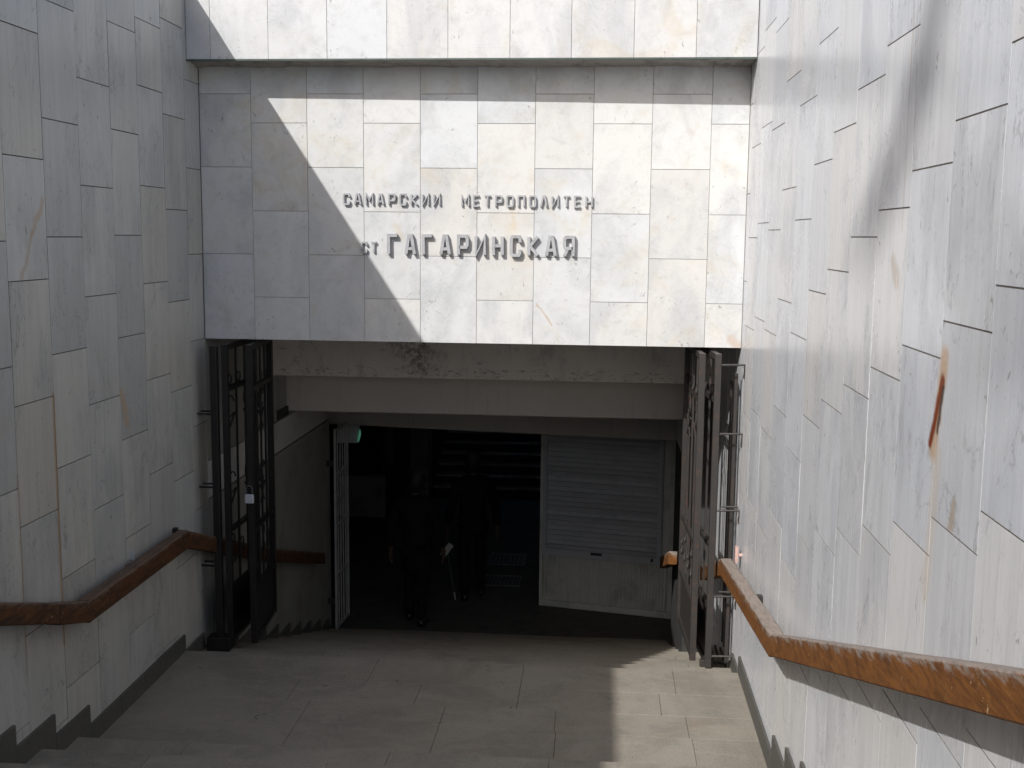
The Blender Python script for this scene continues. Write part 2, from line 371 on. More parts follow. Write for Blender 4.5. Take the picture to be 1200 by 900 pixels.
# ------------------------------------------------------------------ marble clad side walls
def side_panels(wall, X, sgn, cols, zlo, ztop, mat, gen_from, pitch, ymin, phase0, step=.605):
    """cols: list of (y0, y1, [joint heights]); sgn = +1 when the face looks to +X"""
    allc = list(cols)
    y = gen_from; k = 0
    while y > ymin:
        ph = phase0 + (.30 if k % 2 else 0) + .06*math.sin(k*1.7)
        allc.append((y-pitch, y, [ph])); y -= pitch; k += 1
    for (y0, y1, zs) in allc:
        zs = sorted(zs); z = zs[0]
        while z - step > zlo+.05: z -= step; zs.insert(0, z)
        z = zs[-1]
        while z + step < ztop-.05: z += step; zs.append(z)
        e = [zlo] + [q for q in zs if zlo+.02 < q < ztop-.02] + [ztop]
        for a, b in zip(e[:-1], e[1:]):
            d = random.uniform(-.0012, .0016) if sgn > 0 else random.uniform(-.0005, .0005)
            gy_, gz_ = (.0017, .0026) if sgn > 0 else (.0011, .0026)
            xa, xb = (X-.028, X+d) if sgn > 0 else (X+d, X+.028)
            pn = obj('panel', bx(xa, xb, y0+gy_, y1-gy_, a+gz_, b-gz_), mat, wall, .0008 if sgn > 0 else 0)
            pn.rotation_euler = (0, random.uniform(-.0009, .0009), random.uniform(-.0012, .0012))
wl = thing('retaining_wall', 'marble clad stair wall in shade, on the side with the padlocked gate', 'wall', (LW-.2, -3, HALL), 'marble retaining walls of the stair')
obj('core', bx(LW-.35, LW-.008, -13, 0, HALL-.3, TOP-.01), M_MORTAR, wl)
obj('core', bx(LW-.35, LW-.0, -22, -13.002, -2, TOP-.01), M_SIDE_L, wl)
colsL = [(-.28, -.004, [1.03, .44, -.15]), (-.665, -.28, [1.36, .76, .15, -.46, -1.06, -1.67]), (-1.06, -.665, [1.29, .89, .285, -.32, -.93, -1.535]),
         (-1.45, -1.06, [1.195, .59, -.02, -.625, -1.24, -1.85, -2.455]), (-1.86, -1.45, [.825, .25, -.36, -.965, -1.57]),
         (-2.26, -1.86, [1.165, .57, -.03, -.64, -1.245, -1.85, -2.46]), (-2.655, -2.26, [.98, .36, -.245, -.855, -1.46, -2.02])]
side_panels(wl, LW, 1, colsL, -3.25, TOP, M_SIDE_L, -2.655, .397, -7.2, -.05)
wr = thing('retaining_wall', 'sunlit pale marble stair wall with a rust streak above the peeling handrail', 'wall', (RW+.2, -3, HALL), 'marble retaining walls of the stair')
obj('core', bx(RW+.0013, RW+.35, -13, 1.668, HALL-.3, TOP-.01), M_MORTAR2, wr)
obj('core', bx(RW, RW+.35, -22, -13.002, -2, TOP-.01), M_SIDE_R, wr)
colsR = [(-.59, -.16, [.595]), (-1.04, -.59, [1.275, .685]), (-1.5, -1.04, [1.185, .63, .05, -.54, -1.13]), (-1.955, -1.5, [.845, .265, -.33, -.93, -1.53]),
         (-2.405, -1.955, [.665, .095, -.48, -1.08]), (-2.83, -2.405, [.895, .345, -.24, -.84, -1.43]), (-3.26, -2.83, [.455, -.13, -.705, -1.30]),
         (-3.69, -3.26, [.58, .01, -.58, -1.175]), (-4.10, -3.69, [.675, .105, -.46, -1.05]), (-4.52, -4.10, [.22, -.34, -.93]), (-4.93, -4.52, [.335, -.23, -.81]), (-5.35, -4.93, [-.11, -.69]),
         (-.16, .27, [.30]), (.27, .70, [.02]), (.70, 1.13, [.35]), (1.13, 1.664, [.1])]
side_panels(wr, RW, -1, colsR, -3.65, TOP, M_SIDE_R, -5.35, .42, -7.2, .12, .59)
for w, X, s, mt in ((wl, LW, 1, M_MORTAR), (wr, RW, -1, M_MORTAR)):
    pass
# stepped granite skirting
def skirting(wall, X, s, lim):
    segs = []
    for k in range(8): segs.append((UP[k+1], UP[k], FL0+RISE*(k+1)))
    for a, b in ((-2.024, -1.62), (-1.62, -1.27), (-1.27, -.92), (-.92, -.57)): segs.append((a, b, FL0))
    for k in range(12): segs.append((DOWN[k], DOWN[k]+TREAD, FL0-RISE*(k+1)))
    for a, b, z in segs:
        if a > lim: break
        xa, xb = (X-.01, X+.016) if s > 0 else (X-.016, X+.01)
        obj('skirting', bx(xa, xb, a+.001, b-.001, z-.14, z+.118), M_SKIRT, wall, .002)
skirting(wl, LW, 1, 3.6); skirting(wr, RW, -1, 1.3)

# ------------------------------------------------------------------ marble front over the passage
front = thing('portal_wall', 'white marble front wall above the passage carrying the station name', 'wall', (-.9, .2, -.757))
obj('core', bx(LW-.3, RW+.3, .0045, .35, -.752, TOP-.02), M_MORTAR3, front)
fx = [LW+.003] + [-2.466+.4*k for k in range(9)] + [RW-.002]
for k in range(10):
    z0 = -.757
    js = [-.147, .463, .967] if k % 2 == 0 else [-.452, .158, .768]
    e = [z0] + js + [1.30]
    for a, b in zip(e[:-1], e[1:]):
        d = random.uniform(-.001, .001)
        obj('panel', bx(fx[k]+.0013, fx[k+1]-.0013, d, .03, a+(.0015 if a > z0 else 0), b-.0015), M_FRONT, front, .001)
# projecting parapet block
par = thing('parapet', 'projecting white marble parapet with dark metal drip edge above the station name', 'parapet', (-.9, -.1, 1.16))
def py(x): return -.225 + (x-LW)/(RW-LW)*-.052
pv = []
ex = .018
def slab_skew(x0, x1, ya, yb, z0, z1):
    """ya, yb offsets from the skewed front plane"""
    v = []
    for z in (z0, z1):
        for o in (ya, yb):
            for x in (x0, x1): v.append((x, py(x)+o, z))
    return v, box_vf(0, 1, 0, 1, 0, 1)[1]
px_ = [LW+.003, -2.666, -2.264, -1.859, -1.452, -1.040, -.626, -.22, .19, .594, RW-.003]
for a, b in zip(px_[:-1], px_[1:]):
    d = random.uniform(-.0012, .0012)
    obj('panel', slab_skew(a+.0012, b-.0012, d, .028, 1.168, TOP), M_PARAPET, par, .001)
# ragged concrete soffit
rg = random.Random(5); sv = []; sf = []
N = 60
for i in range(N+1):
    x = LW + .004 + (RW-LW-.008)*i/N
    sv += [(x, py(x)+.012, 1.170), (x, py(x)+.014, 1.164), (x, py(x)+.11+rg.uniform(-.02, .03), 1.166-rg.uniform(0, .010)),
           (x, -.03+rg.uniform(-.02, .01), 1.158-rg.uniform(0, .02)), (x, .011, 1.15), (x, .011, 1.5)]
for i in range(N):
    for k in range(5): a = i*6+k; sf.append((a, a+1, a+7, a+6))
obj('soffit', (sv, sf), M_CONC, par)
obj('drip_edge', slab_skew(LW+.002, RW-.002, -.006, .012, 1.156, 1.1675), M_GREENT, par)
obj('core', slab_skew(LW+.004, RW-.004, .006, .235, 1.2, TOP-.012), M_MORTAR3, par)

# ------------------------------------------------------------------ raised lettering
G = {
 'С': [[(1, .7), (1, .86), (.86, 1), (.14, 1), (0, .86), (0, .14), (.14, 0), (.86, 0), (1, .14), (1, .3)]],
 'А': [[(0, 0), (.36, 1), (.64, 1), (1, 0)], [(.16, .30), (.84, .30)]],
 'М': [[(0, 0), (0, 1), (.5, .42), (1, 1), (1, 0)]],
 'Р': [[(0, 0), (0, 1), (.86, 1), (1, .88), (1, .52), (.86, .40), (.1, .40)]],
 'К': [[(0, 0), (0, 1)], [(1, 1), (.12, .5), (1, 0)]],
 'И': [[(0, 1), (0, 0), (1, 1), (1, 0)]],
 'Е': [[(1, 1), (0, 1), (0, 0), (1, 0)], [(.1, .5), (.85, .5)]],
 'Т': [[(0, 1), (1, 1)], [(.5, .95), (.5, 0)]],
 'О': [[(.14, 0), (0, .14), (0, .86), (.14, 1), (.86, 1), (1, .86), (1, .14), (.86, 0), (.14, 0)]],
 'П': [[(0, 0), (0, 1), (1, 1), (1, 0)]],
 'Л': [[(0, 0), (.40, 1), (.64, 1), (1, 0)]],
 'Н': [[(0, 0), (0, 1)], [(1, 0), (1, 1)], [(.05, .5), (.95, .5)]],
 'Г': [[(0, 0), (0, 1), (1, 1)]],
 'Я': [[(1, 0), (1, 1), (.14, 1), (0, .88), (0, .52), (.14, .40), (.95, .40)], [(.42, .42), (0, 0)]],
}
def stroke_vf(pts, th, y0, y1):
    n = len(pts); closed = pts[0] == pts[-1]
    P = [Vector(p) for p in (pts[:-1] if closed else pts)]; n = len(P)
    L, R = [], []
    for i in range(n):
        a = P[i-1] if (closed or i) else None; b = P[(i+1) % n] if (closed or i < n-1) else None
        d1 = (P[i]-a).normalized() if a is not None else None; d2 = (b-P[i]).normalized() if b is not None else None
        if d1 is None: d1 = d2
        if d2 is None: d2 = d1
        n1 = Vector((-d1.y, d1.x)); n2 = Vector((-d2.y, d2.x)); m = (n1+n2)
        m = m.normalized() if m.length > 1e-6 else n1
        k = min(1/max(m.dot(n1), .2), 2.0)
        L.append(P[i]+m*(k*th/2)); R.append(P[i]-m*(k*th/2))
    v = []
    for i in range(n):
        for q in (L[i], R[i]):
            v.append((q.x, y0, q.y)); v.append((q.x, y1, q.y))
    f = []
    for i in range(n if closed else n-1):
        j = (i+1) % n; a, b = i*4, j*4
        f += [(a, b, b+2, a+2), (a+1, a+3, b+3, b+1), (a, a+1, b+1, b), (a+2, b+2, b+3, a+3)]
    if not closed:
        e = (n-1)*4; f += [(0, 2, 3, 1), (e, e+1, e+3, e+2)]
    return v, f
def letters(root, text, x0, pitch, w, z0, h, th, yf, yb):
    x = x0
    for ch in text:
        if ch == ' ': x += pitch; continue
        ww = w*(.92 if ch in 'Е' else 1.12 if ch == 'М' else 1.0)
        parts = []
        for si, s in enumerate(G[ch]):
            pts = [(x+th/2+a*(ww-th), z0+th/2+b*(h-th)) for a, b in s]
            if s[0] == s[-1]: pts[-1] = pts[0]
            parts.append(stroke_vf(pts, th, yf+.0016*si, yb))
        o = obj('letter', join(*parts), M_LETTER, root, origin=(x+ww/2, yb, z0))
        rr = random.uniform(-.012, .012); o.rotation_euler = (0, rr, 0)
        x += pitch + (ww-w)*.5
n1 = thing('metal_lettering', 'small grey metal letters САМАРСКИИ МЕТРОПОЛИТЕН on the white marble front', 'lettering', (-.93, -.02, .2))
letters(n1, 'САМАРСКИИ', -1.812, .0795, .052, .203, .083, .0118, -.022, -.003)
letters(n1, 'МЕТРОПОЛИТЕН', -.976, .0785, .052, .198, .083, .0118, -.022, -.003)
n2 = thing('metal_lettering', 'large grey metal letters ст ГАГАРИНСКАЯ below the smaller line on the marble front', 'lettering', (-.93, -.03, -.145))
letters(n2, 'СТ', -1.687, .070, .047, -.132, .082, .0118, -.022, -.003)
letters(n2, 'ГАГАРИНСКАЯ', -1.497, .1235, .082, -.144, .150, .0215, -.036, -.004)

# ------------------------------------------------------------------ passage: beams, roof, inner walls
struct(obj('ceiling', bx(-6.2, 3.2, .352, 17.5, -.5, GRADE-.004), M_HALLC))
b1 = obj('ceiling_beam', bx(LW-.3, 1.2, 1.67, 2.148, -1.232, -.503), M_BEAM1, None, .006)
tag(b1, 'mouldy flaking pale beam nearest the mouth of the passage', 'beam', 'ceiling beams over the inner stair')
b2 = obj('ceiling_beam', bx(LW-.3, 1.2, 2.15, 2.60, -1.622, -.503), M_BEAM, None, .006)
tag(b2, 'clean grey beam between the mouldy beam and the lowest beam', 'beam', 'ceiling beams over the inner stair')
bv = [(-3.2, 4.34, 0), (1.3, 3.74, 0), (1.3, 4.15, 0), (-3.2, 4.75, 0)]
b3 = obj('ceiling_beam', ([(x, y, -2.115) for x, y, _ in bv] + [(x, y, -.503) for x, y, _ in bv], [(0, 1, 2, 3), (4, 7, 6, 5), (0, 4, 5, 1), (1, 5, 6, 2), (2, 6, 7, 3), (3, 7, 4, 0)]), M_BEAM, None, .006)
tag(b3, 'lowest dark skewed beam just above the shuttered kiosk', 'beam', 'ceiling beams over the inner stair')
iw = thing('passage_wall', 'plain dull grey wall of the passage beside the open black gate', 'wall', (LW-.1, 1.8, HALL))
obj('core', bx(LW-.35, LW-.022, .002, 3.66, HALL-.3, -.505), M_PLASTER, iw)
obj('lower_panel', bx(LW-.02, LW, .004, 3.68, HALL-.2, -1.952), M_PLASTER, iw, .003)
obj('upper_panel', bx(LW-.02, LW, .004, 3.68, -1.938, -1.665), M_BAND, iw, .003)
obj('upper_panel', bx(LW-.02, LW, .004, 1.75, -1.655, -.51), M_PLASTER, iw, .003)
obj('recess_shade', bx(LW-.021, LW-.003, 1.77, 2.148, -1.653, -1.575), M_DARK, iw, .002)  # dark block put in for the shade of the gap above the panel
pl = thing('pilaster', 'dark jamb behind the sunlit folded gate on the padlock-free side', 'pilaster', (.95, 2.4, HALL))
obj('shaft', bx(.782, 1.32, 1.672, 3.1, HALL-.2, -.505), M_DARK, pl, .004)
obj('upper_panel', bx(.770, .78, 1.70, 3.08, -1.94, -1.66), M_BAND, pl, .002)
# lower hall shell
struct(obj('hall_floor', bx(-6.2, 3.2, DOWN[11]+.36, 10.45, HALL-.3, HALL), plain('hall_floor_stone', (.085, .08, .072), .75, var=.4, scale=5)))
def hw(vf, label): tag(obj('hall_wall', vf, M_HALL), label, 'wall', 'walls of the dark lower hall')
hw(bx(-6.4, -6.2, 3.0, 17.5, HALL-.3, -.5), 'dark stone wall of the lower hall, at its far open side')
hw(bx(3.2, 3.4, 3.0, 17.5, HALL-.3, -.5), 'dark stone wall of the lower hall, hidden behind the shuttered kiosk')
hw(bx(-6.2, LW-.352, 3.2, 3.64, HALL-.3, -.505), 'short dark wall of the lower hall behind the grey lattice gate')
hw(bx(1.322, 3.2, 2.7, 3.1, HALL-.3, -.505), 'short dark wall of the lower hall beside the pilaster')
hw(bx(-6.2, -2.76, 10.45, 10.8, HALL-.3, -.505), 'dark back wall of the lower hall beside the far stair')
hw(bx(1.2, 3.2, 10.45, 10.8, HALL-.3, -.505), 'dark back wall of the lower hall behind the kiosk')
fs = struct(thing('far_stairs', 'pale stair rising to daylight at the far end', 'stairs', (-.8, 12, HALL)))
del fs['category'], fs['label']
for k in range(39):
    y0 = 10.45 + .35*k
    z1 = HALL+.127*(k+1)
    obj('riser', bx(-2.74, 1.18, y0+.02, y0+.36, z1-.25, z1-.032), M_DARK, fs)  # near-black colour paints in the risers' shade below the daylit treads
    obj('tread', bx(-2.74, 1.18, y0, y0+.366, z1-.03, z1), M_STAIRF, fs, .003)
hw(bx(-3.1, -2.74, 10.802, 24.4, HALL, GRADE), 'dark side wall of the far stair, beyond the walking people')
hw(bx(1.18, 1.5, 10.802, 24.4, HALL, GRADE), 'dark side wall of the far stair, behind the kiosk')
for x0, x1, z0, lab in ((-3.07, -2.76, -4.25, 'grey pier at the foot of the far stair'), (-3.5, -3.36, HALL, 'narrow grey pier beside the low counter panel')):
    t = obj('pier', bx(x0, x1, 10.1, 10.448, HALL, -.51), M_PLASTER, None, .01); tag(t, lab, 'pier', 'piers in the lower hall')
bo = thing('counter', 'low pale counter panel in the dark hall with a dark window above it', 'counter', (-3.5, 8.9, HALL))
obj('front_panel', bx(-4.0, -3.2, 8.6, 8.64, HALL+.04, -3.64), M_PLASTER, bo, .004)
obj('counter_top', bx(-4.05, -3.18, 8.54, 9.2, -3.638, -3.60), M_DARK, bo, .004)
obj('body', bx(-4.0, -3.2, 8.642, 9.2, HALL, -3.64), M_DARK, bo)
obj('window_frame', join(bx(-4.0, -3.95, 8.6, 8.65, -3.598, -2.2), bx(-3.25, -3.2, 8.6, 8.65, -3.598, -2.2), bx(-3.948, -3.252, 8.6, 8.65, -2.25, -2.2)), M_DARK, bo)
obj('window_pane', bx(-3.948, -3.252, 8.615, 8.63, -3.598, -2.252), plain('dark_glass', (.01, .01, .01), .1), bo)
es = thing('lit_sign', 'small lit green sign box at the end of the passage wall', 'sign', (-2.83, 4.4, -2.4))
obj('housing', bx(-2.98, -2.735, 4.62, 4.70, -2.385, -2.115), M_WHITEM, es, .006)
obj('lens', [(v[0], v[1], v[2]) for v in []] and None or tube_vf([(-2.735, 4.60, -2.36), (-2.722, 4.60, -2.32), (-2.712, 4.60, -2.27), (-2.71, 4.60, -2.22)], [.008, .014, .014, .006], 6), M_GLOW, es)

# ------------------------------------------------------------------ shuttered kiosk
KA, KB = Vector((-.64, 4.90)), Vector((.93, 4.57))
kd = (KB-KA).normalized(); kn = Vector((kd.y, -kd.x))            # kn points to the viewer
KL = (KB-KA).length
def kbox(u0, u1, d0, d1, z0, z1):
    """u along the front, d out towards the viewer"""
    v = []
    for z in (z0, z1):
        for d in (d0, d1):
            for u in (u0, u1):
                p = KA + kd*u + kn*d; v.append((p.x, p.y, z))
    return v, box_vf(0, 1, 0, 1, 0, 1)[1]
kio = thing('kiosk', 'closed white kiosk with a roller shutter over a ribbed lower panel', 'kiosk', (.1, 5.2, HALL))
obj('body', kbox(0.01, KL, -1.2, -.03, HALL, -2.0), M_RIB, kio)
obj('base_trim', kbox(0, KL, -.028, .012, HALL+.002, HALL+.075), M_RIB, kio, .003)
rv, rf = [], []
nr = 40
for i in range(nr*2+1):
    u = .04 + (KL-.10-.04)*i/(nr*2); d = .004 if i % 2 else -.012
    p = KA + kd*u + kn*d
    rv += [(p.x, p.y, HALL+.08), (p.x, p.y, -3.70)]
for i in range(nr*2): a = i*2; rf.append((a, a+2, a+3, a+1))
obj('ribbed_panel', (rv, rf), M_RIB, kio)
obj('corner_post', kbox(0, .036, -.028, .02, HALL+.08, -2.0), M_RIB, kio, .003)
obj('corner_post', kbox(KL-.09, KL, -.028, .016, HALL+.08, -2.0), M_RIB, kio, .003)
sf_ = obj('shutter_frame', join(kbox(.038, .085, -.02, .045, -3.70, -2.0), kbox(1.385, 1.435, -.02, .045, -3.70, -2.0), kbox(.087, 1.383, -.02, .040, -3.70, -3.615)), M_WHITEM, kio)
nsl = 26
for i in range(nsl):
    z0 = -3.612 + i*.058
    o = obj('slat', join(kbox(.087, 1.383, -.015, .020, z0, z0+.043), kbox(.087, 1.383, -.015, -.002, z0+.043, z0+.058)), M_WHITEM, kio)
obj('handle', kbox(.62, .75, .041, .058, -3.648, -3.622), M_DARK, kio)
obj('lock', kbox(1.32, 1.345, .041, .055, -3.665, -3.63), M_DARK, kio)

# ------------------------------------------------------------------ timber handrails
def rail_vf(pts, th, h):
    """profile: rounded rectangle following pts (front face centre line); last value edge weight"""
    prof = [(-.5, -.45), (-.43, -.5), (.43, -.5), (.5, -.45), (.5, .43), (.42, .5), (-.42, .5), (-.5, .43)]
    ew = [.3, .4, .3, .06, .78, 1.1, 1.1, .95]
    v, f, w = [], [], []
    P = [Vector(p) for p in pts]
    for i, p in enumerate(P):
        for (a, b), e in zip(prof, ew):
            v.append((p.x + a*th, p.y, p.z + b*h)); w.append(e)
    n = len(prof)
    for i in range(len(P)-1):
        for k in range(n): l = (k+1) % n; f.append((i*n+k, i*n+l, (i+1)*n+l, (i+1)*n+k))
    f.append(tuple(range(n-1, -1, -1))); f.append(tuple((len(P)-1)*n+k for k in range(n)))
    return v, f, w
def rail_part(root, pts, th, h, mat, flip):
    P = [Vector(p) for p in pts]; Q = []
    for a, b in zip(P[:-1], P[1:]):
        m = max(1, int((b-a).length/.12))
        for i in range(m): Q.append(a.lerp(b, i/m))
    Q.append(P[-1])
    rr = random.Random(3)
    Q = [q + Vector((rr.uniform(-.0005, .0005), 0, rr.uniform(-.0006, .0006))) for q in Q]
    v, f, w = rail_vf(Q, th, h)
    if flip:
        c = Q[0].x
        v = [(2*c - x, y, z) for x, y, z in v]
    me_o = obj('rail', (v, f), mat, root)
    at = me_o.data.attributes.new('edge', 'FLOAT', 'POINT')
    for i, e in enumerate(w): at.data[i].value = e
    return me_o
def bracket_vf(X, s, y, z):
    xw, xr = X, X + s*.10
    return bar_vf((xw, y, z), (xw+s*.06, y, z), .05, .04)
hr = thing('handrail', 'peeling orange varnished timber handrail on the sunlit marble wall', 'handrail', (RW-.1, -3, -2), 'timber handrails of the stair')
xr = RW-.092
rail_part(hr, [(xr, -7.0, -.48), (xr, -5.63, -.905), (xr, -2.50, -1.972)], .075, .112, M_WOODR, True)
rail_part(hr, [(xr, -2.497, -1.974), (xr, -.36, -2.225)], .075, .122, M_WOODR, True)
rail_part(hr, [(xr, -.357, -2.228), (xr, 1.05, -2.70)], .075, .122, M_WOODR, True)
for y, z in ((-6.2, -.72), (-4.4, -1.32), (-2.9, -1.84), (-1.4, -2.1), (-.2, -2.28)):
    obj('bracket', bracket_vf(RW, -1, y, z), M_IRON2, hr)
rail_part(hr, [(.69, 1.80, -2.80), (.69, 3.0, -3.20)], .075, .118, M_WOODR, True)
for yy, zz in ((2.05, -2.885), (2.75, -3.12)): obj('bracket', bar_vf((.79, yy, zz), (.70, yy, zz), .05, .04), M_IRON2, hr)
kn_ = obj('bracket_stub', join(tube_vf([(RW+.004, -.42, -2.12), (RW-.035, -.42, -2.12), (RW-.037, -.42, -2.12)], [.012, .012, .02], 8), bar_vf((RW-.034, -.42, -2.17), (RW-.034, -.42, -2.06), .02, .035)), M_PINK, hr)
hl = thing('handrail', 'dark orange timber handrail on the shaded marble wall', 'handrail', (LW+.1, -3, -2), 'timber handrails of the stair')
xl = LW+.092
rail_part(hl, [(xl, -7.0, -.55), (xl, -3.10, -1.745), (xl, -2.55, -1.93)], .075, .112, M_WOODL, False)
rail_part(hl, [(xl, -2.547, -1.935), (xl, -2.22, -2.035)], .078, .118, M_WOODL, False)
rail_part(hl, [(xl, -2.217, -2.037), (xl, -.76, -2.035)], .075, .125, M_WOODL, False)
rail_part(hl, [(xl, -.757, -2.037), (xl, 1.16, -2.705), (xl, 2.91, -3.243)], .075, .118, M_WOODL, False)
for y, z in ((-6.2, -.80), (-4.4, -1.35), (-2.9, -1.80), (-1.45, -2.03), (-.68, -2.06), (.6, -2.5), (2.2, -3.02)):
    obj('bracket', bracket_vf(LW, 1, y, z), M_IRON, hl)
obj('bracket_stub', bar_vf((LW, -.70, -2.0), (LW+.03, -.70, -2.0), .035, .045), M_IRON, hl)
obj('bracket_stub', bar_vf((LW, -1.40, -1.965), (LW+.028, -1.40, -1.965), .012, .05), M_STEEL, hl)

# ------------------------------------------------------------------ folding iron gates
def leaf(root, P0, P1, mat, ztop=-.78, zbot=-2.96, nb=3, seed=0, scz=(-1.24, -1.80), rings=True, st=.038):
    rr = random.Random(seed)
    P0, P1 = Vector(P0), Vector(P1); d = (P1-P0); L = d.length; d = d.normalized()
    def at(s, z, o=0.): q = P0 + d*s + Vector((-d.y, d.x))*o; return (q.x, q.y, z)
    ks = -2.57
    fr = [bar_vf(at(.02, zbot), at(.02, ztop), .042, st+.008), bar_vf(at(L-.02, zbot), at(L-.02, ztop), .042, st)]
    for z, h in ((ztop-.02, .04), (-1.10, .035), (-2.13, .03), (ks, .04), (zbot+.02, .04)):
        fr.append(bar_vf(at(.042, z), at(L-.042, z), .032, h))
    lf = obj('leaf', join(*fr), mat, root)
    for i in range(nb):
        s = .05 + (L-.1)*(i+1)/(nb+1)
        obj('bar', bar_vf(at(s, ks+.02), at(s, ztop-.04), .014, .014), mat, lf)
    def ring(s, z, r, a0=0, a1=2*math.pi):
        pts = [at(s + r*math.cos(a0+(a1-a0)*k/14), z + r*math.sin(a0+(a1-a0)*k/14), .014) for k in range(15)]
        return tube_vf(pts, .006, 5)
    sw = (L-.1)/(nb+1)
    for z0 in scz:
        for i in range(nb):
            s = .05 + sw*(i+1)
            obj('scroll', ring(s + (sw*.45 if i % 2 else -sw*.45), z0 + .02*i, .075, .4, 5.4), mat, lf)
            obj('brace', bar_vf(at(s, z0-.06, .014), at(s + (sw*.9 if i % 2 else -sw*.9), z0-.20, .014), .010, .012), mat, lf)
    vf = [ring(.05 + sw*(i+.5), -2.22 - .075*((i % 2)), .035) for i in range(nb+1)] + [ring(.05 + sw*(i+.5), -2.36, .04) for i in range(nb+1)] + [ring(.05+sw*(i+.5), -1.045, .035) for i in range(nb+1)]
    for q in vf if rings else vf[-nb-1:]: obj('ring', q, mat, lf)
    obj('kick_panel', bar_vf(at(.043, (ks+zbot)/2), at(L-.043, (ks+zbot)/2), .004, ks-zbot-.06), mat, lf)
    return lf
def post(root, x, y, z0, z1, w, mat): return obj('post', bx(x-w/2, x+w/2, y-w/2, y+w/2, z0, z1), mat, root, .003)
def stay(root, x0, x1, y, z, s, mat, double=True):
    vf = [tube_vf([(x0, y, z), (x1, y, z+.004)] + ([(x1+s*.002, y+.01, z-.09)] if s > 0 else []), .008, 6)]
    if double: vf.append(tube_vf([(x0+s*.04, y+.07, z+.012), (x1, y+.07, z+.012)], .007, 6))
    obj('wall_stay', join(*vf), mat, root)
FLG = FL0 - RISE - .0
gl = thing('folding_gate', 'open black iron gate folded in the shade with a padlock on its stile', 'gate', (-2.6, 0, FLG), 'folding iron gates of the passage')
post(gl, -2.705, -.2, FLG, -.79, .05, M_IRON)
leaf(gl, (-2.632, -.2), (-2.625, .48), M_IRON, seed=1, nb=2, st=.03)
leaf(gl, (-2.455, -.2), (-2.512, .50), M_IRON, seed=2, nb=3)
obj('foot', bx(-2.79, -2.62, -.26, -.14, FLG, FLG+.10), M_IRON, gl, .004)
for z in (-1.28, -1.81, -2.39): stay(gl, -2.70, LW+.004, -.2, z, -1, M_IRON)
gr = thing('folding_gate', 'open brownish iron gate folded in sunlight against the pale marble wall', 'gate', (.8, 0, FLG), 'folding iron gates of the passage')
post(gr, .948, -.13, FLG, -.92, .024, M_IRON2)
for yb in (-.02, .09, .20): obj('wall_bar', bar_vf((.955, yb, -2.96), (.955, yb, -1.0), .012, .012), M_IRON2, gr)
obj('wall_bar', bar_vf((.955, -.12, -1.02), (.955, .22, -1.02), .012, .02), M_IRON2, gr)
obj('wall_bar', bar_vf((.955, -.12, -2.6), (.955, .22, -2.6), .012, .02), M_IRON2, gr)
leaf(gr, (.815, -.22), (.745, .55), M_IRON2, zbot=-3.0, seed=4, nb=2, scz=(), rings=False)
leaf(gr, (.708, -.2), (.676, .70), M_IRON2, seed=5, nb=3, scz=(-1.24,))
obj('foot', bx(.76, .80, -.19, -.15, FLG, FLG+.05), M_IRON2, gr, .004)
for z, dbl in ((-.852, False), (-1.325, False), (-1.86, True), (-2.472, True), (-2.905, False)): stay(gr, .835, RW-.004, -.245, z, 1, M_IRON2, dbl)
pd = thing('padlock', 'silver padlock hanging on the stile of the shaded black gate', 'padlock', (-2.455, -.24, -1.90))
obj('body', bx(-2.484, -2.422, -.262, -.238, -1.905, -1.840), M_STEEL, pd, .005)
obj('shackle', tube_vf([(-2.475, -.25, -1.84), (-2.475, -.25, -1.80), (-2.466, -.25, -1.782), (-2.453, -.25, -1.776), (-2.440, -.25, -1.782), (-2.431, -.25, -1.80), (-2.431, -.25, -1.84)], .005, 6), M_GRATE, pd)
# grey lattice gate further in
lg = thing('lattice_gate', 'narrow pale grey barred gate standing open at the foot of the inner stair', 'gate', (-2.74, 3.8, HALL))
LA, LB = Vector((-2.745, 3.53)), Vector((-2.722, 4.0))
def lp(t, z): q = LA.lerp(LB, t); return (q.x, q.y, z)
fr = [bar_vf(lp(0, -4.22), lp(0, -2.03), .022, .03), bar_vf(lp(1, -4.22), lp(1, -2.03), .022, .03)]
for z in (-4.2, -3.62, -3.08, -2.52, -2.05): fr.append(bar_vf(lp(.03, z), lp(.97, z), .018, .03))
lgf = obj('frame', join(*fr), M_GATEW, lg)
for i in range(4): obj('bar', bar_vf(lp((i+1)/5, -4.185), lp((i+1)/5, -2.07), .012, .012), M_GATEW, lg)
LX = -2.745
for hz in (-2.4, -3.9): obj('hinge', bar_vf((LX-.12, 3.53, hz), (LX-.01, 3.53, hz), .02, .06), M_DARK, lg)

# ------------------------------------------------------------------ floor grates
def grate(y0, y1, lab):
    g = thing('floor_grate', lab, 'grate', (-1.15, y0, HALL), 'steel floor grates in the lower hall')
    x0, x1 = -1.42, -.92
    obj('frame', join(bx(x0, x0+.02, y0, y1, HALL, HALL+.016), bx(x1-.02, x1, y0, y1, HALL, HALL+.016), bx(x0+.021, x1-.021, y0, y0+.02, HALL, HALL+.016), bx(x0+.021, x1-.021, y1-.02, y1, HALL, HALL+.016)), M_GRATE, g)
    n = 9
    for i in range(n):
        x = x0 + .02 + (x1-x0-.04)*(i+.5)/n
        obj('bar', bx(x-.008, x+.008, y0+.022, y1-.022, HALL, HALL+.014), M_GRATE, g)
grate(6.45, 6.98, 'steel bar floor grate in the dark hall, the farther one')
grate(5.55, 5.98, 'steel bar floor grate in the dark hall, the nearer one by the kiosk')

